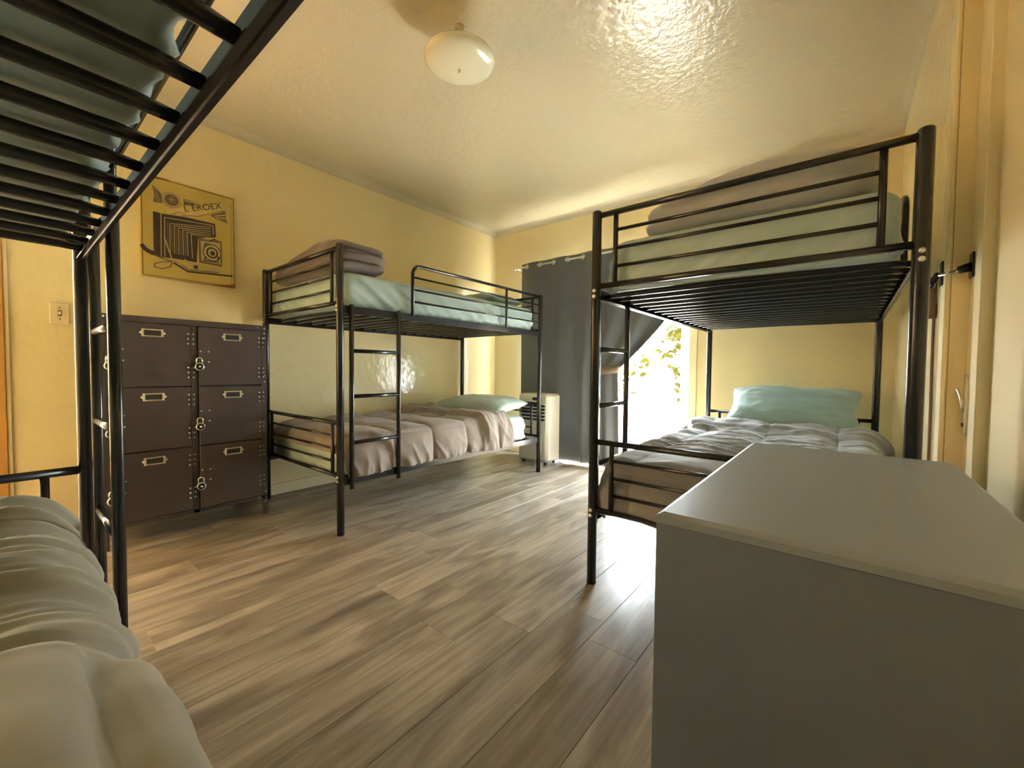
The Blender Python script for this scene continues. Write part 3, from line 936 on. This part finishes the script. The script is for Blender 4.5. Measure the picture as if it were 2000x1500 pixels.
for (z0, z1, rn) in rows:
    for (y0, y1, cn) in cols:
        dr = ob('door', rel(MB().box(FX+0.001, DX, y0, y1, z0, z1, 0.003), LO), 'locker_metal', lk)
        ztop = z1
        # card holder: frame plus dark card
        cy0, cz0 = y0+0.128, ztop-0.072
        m_ = MB()
        m_.box(DX, DX+0.004, cy0-0.004, cy0+0.006, cz0, cz0+0.042, 0.001)
        m_.box(DX, DX+0.004, cy0+0.078, cy0+0.088, cz0, cz0+0.042, 0.001)
        m_.box(DX, DX+0.003, cy0+0.006, cy0+0.078, cz0, cz0+0.007, 0.001)
        m_.box(DX, DX+0.003, cy0+0.006, cy0+0.078, cz0+0.035, cz0+0.042, 0.001)
        m_.lathe([(0.0, 0.003), (0.006, 0.002), (0.008, 0.0)], 10, (DX, cy0-0.005, cz0+0.021), 'x')
        m_.lathe([(0.0, 0.003), (0.006, 0.002), (0.008, 0.0)], 10, (DX, cy0+0.089, cz0+0.021), 'x')
        ob('card_holder', rel(m_, LO), 'brass_pale', dr, label='pale metal card holder')
        ob('card', rel(MB().box(DX, DX+0.0012, cy0+0.006, cy0+0.078, cz0+0.007, cz0+0.035), LO), 'dark_card', dr)
        for off in (0.045, 0.236):
            zt = ztop-off
            m_ = MB()
            m_.tube([(DX+0.001, y1+0.0015, zt+0.008), (DX+0.001, y1+0.0015, zt-0.064)], 0.0028, 8)
            ob('hinge', rel(m_, LO), 'locker_metal', dr)
            ob('hinge_rivets', rivets([(y1-0.012, zt-q) for q in (0, 0.028, 0.056)], DX+0.0002), 'rivet_metal', dr, kind='stuff')
            ob('hinge_rivets', rivets([(y1+0.014, zt-q) for q in (0, 0.028, 0.056)], FX+0.0002), 'rivet_metal', dr, kind='stuff')
        ob('latch_rivets', rivets([(y0+0.010, ztop-0.141), (y0+0.049, ztop-0.142), (y0+0.049, ztop-0.202)], DX+0.0002), 'rivet_metal', dr, kind='stuff')
        m_ = MB().box(DX, DX+0.006, y0+0.001, y0+0.012, ztop-0.182, ztop-0.150, 0.001)
        ob('hasp', rel(m_, LO), 'locker_metal', dr)
        for q in range(4):
            zz = z0+0.055+q*0.016
            ob('vent_slat', rel(MB().box(DX-0.001, DX+0.0016, y0+0.135, y0+0.215, zz, zz+0.005, 0.001), LO), 'locker_metal', dr)
        # padlock hanging from the hasp
        py, pz = y0-0.001, ztop-0.230
        pk = empty('padlock', (DX+0.016, py, pz-0.024), 'chrome combination padlock on the %s %s locker door' % (rn, cn), 'padlock', 'padlocks on the locker doors')
        ob('body', MB().lathe([(0.0, -0.0085), (0.020, -0.0085), (0.0235, -0.006), (0.0235, 0.005), (0.021, 0.0085), (0.017, 0.0085), (0.016, 0.007)], 28, (0, 0, 0.024), 'x'), 'chrome', pk)
        dl = ob('dial', MB().lathe([(0.0165, 0.0065), (0.0165, 0.0095), (0.013, 0.0105), (0.0, 0.0105)], 24, (0, 0, 0.024), 'x'), 'lock_black', pk)
        ob('dial_knob', MB().lathe([(0.006, 0.0100), (0.006, 0.0150), (0.0, 0.0150)], 14, (0, 0, 0.024), 'x'), 'chrome', dl)
        pts = [(0, -0.0135, 0.040), (0, -0.0135, 0.062)]+[(0, -0.0135*math.cos(t), 0.062+0.0135*math.sin(t)) for t in np.linspace(0, PI, 9)[1:]]+[(0, 0.0135, 0.040)]
        ob('shackle', MB().tube(pts, 0.0040, 10), 'chrome', pk)

# ------------------------------------------------------------------ picture
PY0, PYW, PZ0, PZH, PX = 0.548, 0.49, 1.497, 0.607, WL+0.032
pc = empty('wall_picture', (WL, PY0+PYW/2, PZ0), 'yellow canvas print of an old folding camera on the left wall', 'picture')
PO = (WL, PY0+PYW/2, PZ0)
ob('canvas', rel(MB().box(WL+0.001, PX, PY0, PY0+PYW, PZ0, PZ0+PZH, 0.002), PO), 'canvas_yellow', pc)
def pf(lay):
    x0 = PX+0.0002*lay
    return lambda u, v, t: (x0+t, PY0+u*PYW, PZ0+v*PZH)
def poly(name, pts, m_, lay):
    return ob(name, rel(MB().prism(pts, pf(lay), -0.0006, 0.0), PO), m_, pc)
def line(mb, pts, w, lay):
    for (p, q) in zip(pts[:-1], pts[1:]):
        dx, dy = (q[0]-p[0])*PYW, (q[1]-p[1])*PZH
        L_ = math.hypot(dx, dy)
        nx, ny = -dy/L_*w/2/PYW, dx/L_*w/2/PZH
        mb.prism([(p[0]+nx, p[1]+ny), (q[0]+nx, q[1]+ny), (q[0]-nx, q[1]-ny), (p[0]-nx, p[1]-ny)], pf(lay), -0.0006, 0.0)
def ell(c, ru, rv, n=28, rot=0.0):
    return [(c[0]+(ru*math.cos(t)*math.cos(rot)-rv*math.sin(t)*math.sin(rot))/PYW, c[1]+(ru*math.cos(t)*math.sin(rot)+rv*math.sin(t)*math.cos(rot))/PZH) for t in np.linspace(0, 2*PI, n, endpoint=False)]
def lines(name, lst, w, m_, lay):
    mb = MB()
    for l_ in lst: line(mb, l_, w, lay)
    return ob(name, rel(mb, PO), m_, pc)
lines('printed_border', [[(0.015, 0.012), (0.015, 0.988), (0.985, 0.988)], [(0.985, 0.988), (0.985, 0.012), (0.015, 0.012)]], 0.007, 'print_edge', 1)
lines('printed_border', [[(0.955, 0.03), (0.955, 0.95)]], 0.003, 'print_edge', 1)
poly('printed_stain', [(0.09, 1.0), (0.304, 1.0), (0.249, 0.985), (0.113, 0.975)], 'print_red', 2)
poly('printed_stain', [(0.699, 0.0), (1.0, 0.0), (1.0, 0.045), (0.93, 0.03)], 'print_red', 2)
poly('printed_wing', [(0.116, 0.911), (0.17, 0.87), (0.205, 0.843), (0.215, 0.753), (0.125, 0.742), (0.135, 0.82)], 'print_mid', 2)
lines('printed_feather', [[(0.13, 0.89), (0.19, 0.77)], [(0.14, 0.82), (0.17, 0.75)]], 0.003, 'print_light', 4)
poly('printed_badge', ell((0.305, 0.805), 0.050, 0.050), 'print_light', 2)
poly('printed_badge', ell((0.305, 0.805), 0.046, 0.046), 'print_edge', 3)
poly('printed_badge', ell((0.305, 0.805), 0.042, 0.042), 'print_cream', 4)
poly('printed_badge', ell((0.305, 0.805), 0.036, 0.036), 'print_mid', 5)
lines('printed_badge_mark', [[(0.27, 0.81), (0.34, 0.815)], [(0.305, 0.84), (0.30, 0.78)]], 0.004, 'print_light', 6)
poly('printed_ribbon', [(0.427, 0.85), (0.58, 0.85), (0.525, 0.809), (0.426, 0.784)], 'print_mid', 2)
lines('printed_ribbon_line', [[(0.44, 0.835), (0.60, 0.842)]], 0.008, 'print_light', 3)
poly('printed_ribbon', [(0.71, 0.751), (0.888, 0.83), (0.892, 0.756), (0.917, 0.706), (0.768, 0.727)], 'print_mid', 2)
lines('printed_ribbon_line', [[(0.76, 0.750), (0.885, 0.79)], [(0.78, 0.735), (0.885, 0.755)]], 0.006, 'print_cream', 3)
poly('printed_banner', [(0.252, 0.695), (0.399, 0.745), (0.469, 0.748), (0.839, 0.906), (0.883, 0.838), (0.578, 0.705), (0.398, 0.675), (0.26, 0.666)], 'print_cream', 4)
lines('printed_banner_edge', [[(0.399, 0.675), (0.578, 0.705), (0.883, 0.838)], [(0.30, 0.66), (0.38, 0.70), (0.45, 0.70)]], 0.004, 'print_mid', 5)
poly('printed_camera_back', [(0.121, 0.649), (0.201, 0.647), (0.193, 0.208), (0.119, 0.224)], 'print_dark', 6)
poly('printed_camera_body', [(0.201, 0.647), (0.433, 0.672), (0.772, 0.673), (0.78, 0.527), (0.574, 0.472), (0.556, 0.217), (0.294, 0.217), (0.193, 0.208)], 'print_dark', 6)
lines('printed_camera_rim', [[(0.197, 0.645), (0.193, 0.215)], [(0.232, 0.615), (0.228, 0.215)], [(0.205, 0.648), (0.433, 0.670), (0.772, 0.670), (0.78, 0.53)], [(0.235, 0.615), (0.745, 0.645), (0.745, 0.54)]], 0.005, 'print_light', 7)
bl = [[(0.723, 0.621), (0.283, 0.564), (0.282, 0.266)], [(0.722, 0.598), (0.326, 0.552), (0.327, 0.267)], [(0.722, 0.575), (0.369, 0.539), (0.372, 0.267)],
      [(0.722, 0.552), (0.412, 0.527), (0.418, 0.267)], [(0.721, 0.529), (0.457, 0.514), (0.464, 0.267)], [(0.721, 0.506), (0.501, 0.502), (0.511, 0.25)]]
for l_ in bl:
    lines('printed_bellows_fold', [l_], 0.0042, 'print_light', 7)
lines('printed_bellows_shade', [[(0.26, 0.58), (0.262, 0.27)], [(0.30, 0.55), (0.305, 0.27)], [(0.345, 0.53), (0.35, 0.27)], [(0.39, 0.52), (0.395, 0.27)], [(0.435, 0.51), (0.44, 0.27)]], 0.006, 'print_mid', 7)
poly('printed_lens_board', [(0.579, 0.473), (0.838, 0.492), (0.841, 0.213), (0.584, 0.221)], 'print_mid', 8)
poly('printed_lens_board', [(0.600, 0.455), (0.822, 0.472), (0.825, 0.235), (0.605, 0.242)], 'print_light', 9)
poly('printed_lens', ell((0.728, 0.347), 0.052, 0.058), 'print_mid', 10)
poly('printed_lens', ell((0.728, 0.347), 0.044, 0.048), 'print_cream', 11)
poly('printed_lens', ell((0.728, 0.347), 0.034, 0.037), 'print_dark', 12)
poly('printed_lens', ell((0.728, 0.347), 0.024, 0.027), 'print_light', 13)
poly('printed_lens', ell((0.733, 0.343), 0.013, 0.015), 'print_dark', 14)
lines('printed_shutter', [[(0.64, 0.40), (0.66, 0.44), (0.70, 0.43)], [(0.70, 0.47), (0.76, 0.50), (0.80, 0.47)], [(0.64, 0.26), (0.66, 0.30)], [(0.79, 0.27), (0.80, 0.32)], [(0.63, 0.25), (0.81, 0.255)]], 0.007, 'print_dark', 15)
lines('printed_rail', [[(0.310, 0.175), (0.459, 0.105), (0.965, 0.130)]], 0.010, 'print_dark', 8)
lines('printed_rail', [[(0.33, 0.19), (0.47, 0.125), (0.80, 0.145)]], 0.006, 'print_mid', 9)
lines('printed_rail', [[(0.425, 0.226), (0.514, 0.179), (0.663, 0.171), (0.818, 0.162)]], 0.009, 'print_light', 9)
poly('printed_box', [(0.496, 0.202), (0.579, 0.203), (0.583, 0.135), (0.495, 0.135)], 'print_light', 10)
poly('printed_box', ell((0.545, 0.165), 0.012, 0.012, 16), 'print_dark', 11)
poly('printed_foot', [(0.644, 0.181), (0.829, 0.183), (0.828, 0.155), (0.653, 0.142)], 'print_light', 10)
poly('printed_bulb', ell((0.075, 0.262), 0.045, 0.020, 24, -0.55), 'print_dark', 7)
poly('printed_bulb', ell((0.080, 0.285), 0.026, 0.009, 20, -0.55), 'print_light', 8)
lines('printed_hose', [[(0.127, 0.222), (0.193, 0.199), (0.302, 0.183)]], 0.007, 'print_mid', 8)
lines('printed_hose', [[(0.302, 0.183), (0.284, 0.128), (0.199, 0.093), (0.125, 0.103), (0.126, 0.133), (0.192, 0.161), (0.302, 0.183)]], 0.006, 'print_mid', 8)
lines('printed_brace', [[(0.226, 0.415), (0.27, 0.286), (0.306, 0.184), (0.459, 0.152)]], 0.007, 'print_light', 11)
# banner lettering
fc = bpy.data.curves.new('printed_lettering', 'FONT')
fc.body = 'L EROEX'
fc.size = 0.052
fc.extrude = 0.0002
fo = bpy.data.objects.new('lettering_source', fc)
COL.objects.link(fo)
bpy.context.view_layer.update()
me = bpy.data.meshes.new_from_object(fo.evaluated_get(bpy.context.evaluated_depsgraph_get()))
bpy.data.objects.remove(fo)
me.name = 'printed_lettering'
me.materials.clear(); me.materials.append(MATS['print_dark'])
cs = np.array([v.co[:] for v in me.vertices]); wtxt = cs[:, 0].max()
p0 = np.array([0.435*PYW, 0.718*PZH]); p1 = np.array([0.850*PYW, 0.853*PZH])
dirv = (p1-p0); Lt = np.hypot(*dirv); dirv /= Lt
sc_ = Lt/wtxt
for v in me.vertices:
    a, b, t = v.co
    a *= sc_; b *= sc_*1.0
    yy = p0[0]+dirv[0]*a-dirv[1]*b*0.6; zz = p0[1]+dirv[1]*a+dirv[0]*b
    v.co = (PX+0.0013+t-PO[0], PY0+yy-PO[1], zz)
lt = bpy.data.objects.new('printed_lettering', me); COL.objects.link(lt); lt.parent = pc

# ------------------------------------------------------------------ light switch
sw = empty('light_switch', (WL, 0.215, 1.18), 'cream light switch plate on the left wall', 'light switch')
SO = (WL, 0.215, 1.18)
ob('plate', rel(MB().box(WL+0.0003, WL+0.006, 0.179, 0.252, 1.179, 1.292, 0.002), SO), 'switch_plastic', sw)
ob('toggle', rel(MB().box(WL+0.006, WL+0.016, 0.2105, 0.2205, 1.229, 1.246, 0.002), SO), 'switch_plastic', sw)
for z in (1.205, 1.266):
    ob('screw', rel(MB().lathe([(0.0, 0.0075), (0.003, 0.007), (0.004, 0.005)], 10, (WL, 0.2155, z), 'x'), SO), 'plain_brown', sw)
ob('toggle_slot', rel(MB().box(WL+0.0055, WL+0.0066, 0.2085, 0.2225, 1.222, 1.253), SO), 'plain_brown', sw)

# ------------------------------------------------------------------ curtain and rod
CY = YF-0.085
RZ = 2.092
rod = empty('curtain_rod', (-1.75, CY, RZ), 'silver curtain rod across the top of the dark curtain', 'curtain rod')
ob('pole', MB().tube([(-1.20, 0, 0), (1.20, 0, 0)], 0.0095, 12), 'rod_metal', rod)
for xx in (-1.20, 1.20):
    ob('finial', MB().lathe([(0.0, 0.028), (0.012, 0.022), (0.016, 0.010), (0.012, 0.0), (0.0, -0.004)], 16, (xx-0.012 if xx < 0 else xx-0.012, 0, 0), 'x'), 'rod_metal', rod)
for xx in (-1.17, 1.02):
    m_ = MB().box(xx-0.007, xx+0.007, 0.0, 0.0845, -0.014, -0.006)
    m_.box(xx-0.012, xx+0.012, 0.080, 0.0845, -0.035, 0.03)
    ob('bracket', m_, 'rod_metal', rod)
nu, nv = 260, 90
su = np.linspace(0, 1, nu); tv = np.linspace(0, 1, nv)
S_, T_ = np.meshgrid(su, tv, indexing='ij')
zc = 2.130-T_*(2.130-0.018)
xt = -2.86+1.90*S_
TZ = 0.97
s0 = 0.40
gsel = np.clip((S_-s0)/(1-s0), 0, 1)
xg = np.where(S_ < s0, xt-0.03*S_, -2.86+1.90*s0+(-1.685+2.86-1.90*s0)*gsel)
q = np.clip((zc-TZ)/(2.06-TZ), 0, 1)
gq = 1-(1-q)**1.8
low = np.clip((TZ-zc)/TZ, 0, 1)
xb_ = xg+gsel*0.03*low
xx_ = np.where(zc > TZ, xg+(xt-xg)*gq, xb_)
wave = 0.016*np.sin(2*PI*(xt+2.61)/0.35)
wl = wave*np.where(S_ < s0, 0.75, 1.0)
tight = np.exp(-((zc-TZ)/0.10)**2)*sstep(s0, s0+0.1, S_)
yy_ = CY+wl*(1-0.4*tight)+0.006*fbm(xx_*4, zc*2)*sstep(0.02, 0.15, T_)
Pc = np.stack([xx_, yy_, zc], 2)
mb = MB().grid(Pc, flip=True)
cme = mb.mesh('curtain', 'curtain_cloth')
cu = bpy.data.objects.new('curtain', cme); COL.objects.link(cu)
sm_ = cu.modifiers.new('thickness', 'SOLIDIFY'); sm_.thickness = 0.003; sm_.offset = 0
tag(cu, 'dark slate curtain swept to one side across the glass door', 'curtain')
i = 0
for kx in range(11):
    gxx = -2.785+0.175*kx
    slope = 0.016*2*PI/0.35*math.cos(2*PI*(gxx+2.61)/0.35)
    if gxx > -0.99: break
    a = math.atan2(slope, 1.0)
    ring = MB()
    pts = [(0.021*math.cos(t)*math.cos(a), 0.021*math.cos(t)*math.sin(a), 0.021*math.sin(t)) for t in np.linspace(0, 2*PI, 20, endpoint=False)]
    ring.tube([(gxx+p[0], CY+0.016*math.sin(2*PI*(gxx+2.61)/0.35)+p[1], RZ+p[2]) for p in pts], 0.0055, 8, closed=True)
    ob('grommet', ring, 'rod_metal', cu)
tb = MB()
n = 36
pts = [(-1.775+0.105*math.cos(t), CY+0.045*math.sin(t), TZ-0.01+0.012*math.cos(t)) for t in np.linspace(0, 2*PI, n, endpoint=False)]
P = np.zeros((n, 2, 3))
for i, p in enumerate(pts):
    P[i, 0] = (p[0], p[1], p[2]-0.035); P[i, 1] = (p[0], p[1], p[2]+0.035)
tb.grid(P, wrap_u=True)
tie = ob('curtain_tieback', tb, 'tieback_cloth', label='brown cloth tieback gathering the dark curtain', cat='tieback')
s_ = tie.modifiers.new('thickness', 'SOLIDIFY'); s_.thickness = 0.006; s_.offset = 1

# ------------------------------------------------------------------ portable air conditioner
ax0, ax1, ay0, ay1, az = -2.655, -2.285, 3.395, 3.635, 0.715
ac = empty('air_conditioner', ((ax0+ax1)/2, (ay0+ay1)/2, 0), 'white portable air conditioner between bunk and dark curtain', 'air conditioner')
AO = ((ax0+ax1)/2, (ay0+ay1)/2, 0)
ob('housing', rel(MB().box(ax0, ax1, ay0, ay1, 0.03, az, 0.022), AO), 'white_plastic', ac)
ob('front_panel', rel(MB().box(ax0+0.05, ax1-0.03, ay0-0.006, ay0+0.002, 0.05, 0.40, 0.004), AO), 'white_plastic', ac)
ob('handle_recess', rel(MB().prism([(-2.43+0.045*math.cos(t)*1.0, 0.665+0.016*math.sin(t)) for t in np.linspace(0, 2*PI, 20, endpoint=False)], lambda u, v, t: (u, t, v), ay0-0.002, ay0+0.004), AO), 'dark_plastic', ac)
gr = ob('grille', rel(MB().box(ax0+0.045, ax1-0.035, ay0-0.001, ay0+0.004, 0.435, 0.612), AO), 'dark_plastic', ac, label='dark louvred air outlet')
for i in range(6):
    z = 0.435+i*0.0345
    ob('louvre', rel(MB().box(ax0+0.042, ax1-0.032, ay0-0.012, ay0+0.001, z, z+0.012, 0.002), AO), 'white_plastic', gr)
ob('louvre_divider', rel(MB().box(-2.475, -2.465, ay0-0.011, ay0+0.001, 0.437, 0.610, 0.002), AO), 'white_plastic', gr)
for xx in (ax0+0.05, ax1-0.05):
    for yy in (ay0+0.045, ay1-0.045):
        ob('caster', rel(MB().lathe([(0.0, -0.010), (0.014, -0.010), (0.016, -0.006), (0.016, 0.006), (0.014, 0.010), (0.0, 0.010)], 14, (xx, yy, 0.016), 'y'), AO), 'dark_plastic', ac)
# power cord on the floor below the curtain hem
pts = [(-2.30, 3.60, 0.05), (-2.27, 3.585, 0.012), (-2.20, 3.575, 0.006), (-2.1, 3.60, 0.006), (-2.0, 3.612, 0.006), (-1.92, 3.60, 0.006), (-1.84, 3.615, 0.006)]
ob('power_cord', MB().tube(pts, 0.0055, 8), 'white_plastic', label='white power cord along the curtain hem', cat='cord')

# ------------------------------------------------------------------ dresser
DX0, DX1, DY0, DY1, DZ = -0.243, 0.232, 0.690, 1.595, 0.720
dr = empty('dresser', ((DX0+DX1)/2, (DY0+DY1)/2, 0), 'dark grey wooden dresser in the right foreground', 'dresser')
RO = ((DX0+DX1)/2, (DY0+DY1)/2, 0)
def dp(name, m_, *bx, parent=dr):
    return ob(name, rel(MB().box(*bx), RO), m_, parent)
tm = MB()
c = 0.035
outl = [(DX0, DY0), (DX1, DY0), (DX1, DY1-c)]+[(DX1-c+c*math.cos(t), DY1-c+c*math.sin(t)) for t in np.linspace(0, PI/2, 6)[1:]]+[(DX0, DY1)]
ins = 0.010
inn = [(DX0+ins, DY0+ins), (DX1-ins, DY0+ins), (DX1-ins, DY1-c)]+[(DX1-c+(c-ins)*math.cos(t), DY1-c+(c-ins)*math.sin(t)) for t in np.linspace(0, PI/2, 6)[1:]]+[(DX0+ins, DY1-ins)]
n = len(outl)
for (pl2, z) in ((outl, DZ-0.018), (outl, DZ-0.006), (inn, DZ)):
    tm.v += [(p[0], p[1], z) for p in pl2]
tm.f.append(tuple(range(n))[::-1]); tm.f.append(tuple(range(2*n, 3*n))); tm.sm += [False]*2
for r_ in range(2):
    for i in range(n):
        j = (i+1) % n
        tm.f.append((r_*n+i, r_*n+j, (r_+1)*n+j, (r_+1)*n+i)); tm.sm.append(False)
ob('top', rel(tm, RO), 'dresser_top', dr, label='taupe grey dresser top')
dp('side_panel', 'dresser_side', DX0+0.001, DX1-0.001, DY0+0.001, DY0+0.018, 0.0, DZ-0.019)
dp('side_panel', 'dresser_side', DX0+0.001, DX1-0.001, DY1-0.055, DY1-0.038, 0.0, DZ-0.019)
dp('back_panel', 'dresser_side', DX1-0.010, DX1-0.003, DY0+0.018, DY1-0.055, 0.03, DZ-0.019)
dp('plinth', 'dresser_side', DX0+0.03, DX0+0.045, DY0+0.018, DY1-0.055, 0.0, 0.06)
zc0 = 0.065
for i in range(4):
    z0_ = zc0+i*0.1585
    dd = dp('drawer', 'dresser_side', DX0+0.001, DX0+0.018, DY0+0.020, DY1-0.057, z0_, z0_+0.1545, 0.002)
    for yy in (DY0+0.22, DY1-0.26):
        ob('knob', rel(MB().lathe([(0.0, -0.024), (0.012, -0.022), (0.015, -0.016), (0.007, -0.008), (0.006, 0.0)], 14, (DX0+0.001, yy, z0_+0.077), 'x'), RO), 'chrome', dd)

# ------------------------------------------------------------------ ceiling lamp (unlit)
lc = (-1.478, 1.410)
LZ0 = 2.372
lp = empty('ceiling_lamp', (lc[0], lc[1], LZ0), 'round milky glass bowl lamp on the ceiling', 'ceiling lamp')
ob('neck', MB().lathe([(0.0, CZ-LZ0), (0.022, CZ-LZ0), (0.022, CZ-LZ0-0.006), (0.010, CZ-LZ0-0.012), (0.010, 0.08), (0.0, 0.08)], 28), 'ceiling_paint', lp)
prof = [(0.004, 0.008)]
for t in np.linspace(0.05, 1, 26):
    a = -PI/2+t*PI*0.93
    prof.append((0.166*abs(math.cos(a))**0.85, 0.054+0.046*math.sin(a)))
ob('glass_bowl', MB().lathe(prof, 48), 'shade_glass', lp)
ob('finial', MB().lathe([(0.0, -0.008), (0.006, -0.006), (0.008, 0.0), (0.005, 0.006), (0.011, 0.010), (0.0, 0.012)], 16), 'brass_pale', lp)

# ------------------------------------------------------------------ slide bolt and cable on the right wall
sb = empty('slide_bolt', (WR, 1.93, 1.26), 'black slide bolt lock on the closet door edge', 'lock')
BO = (WR, 1.93, 1.26)
ob('keeper', rel(MB().box(WR-0.019, WR-0.0142, 1.94, 1.98, 1.245, 1.325, 0.002), BO), 'lock_black', sb)
ob('keeper_knob', rel(MB().tube([(WR-0.026, 1.955, 1.285), (WR-0.034, 1.985, 1.262), (WR-0.034, 1.99, 1.245)], [0.008, 0.009, 0.006], 10), BO), 'lock_black', sb)
ob('bolt_rod', rel(MB().tube([(WR-0.022, 1.96, 1.279), (WR-0.022, 1.93, 1.277), (WR+0.010, 1.90-0.015, 1.277), (WR+0.030, 1.88, 1.280)], 0.006, 10), BO), 'chrome', sb)
ob('bolt_body', rel(MB().tube([(WR+0.012, 1.882, 1.279), (WR+0.036, 1.870, 1.284)], [0.012, 0.014], 14), BO), 'lock_black', sb)
ob('bolt_plate', rel(MB().box(WR+0.034, WR+0.0398, 1.845, 1.89, 1.25, 1.325, 0.002), BO), 'lock_black', sb)
cp = [(WR-0.006, 2.165+0.012*math.sin(zz*7), zz) for zz in np.linspace(0.09, 1.22, 24)]
cb = empty('wall_stripe', (WR, 2.165, 0.09), 'thin brown cable running down the right wall beside the bunk post', 'stripe')
CO = (WR, 2.165, 0.09)
ob('cord', rel(MB().tube(cp, 0.005, 8), CO), 'plain_brown', cb)  # thin wavy brown line raised on the wall
ob('stripe_top', rel(MB().tube([(WR-0.012, 2.165, 1.16), (WR-0.012, 2.165, 1.31)], 0.011, 10), CO), 'plain_brown', cb)
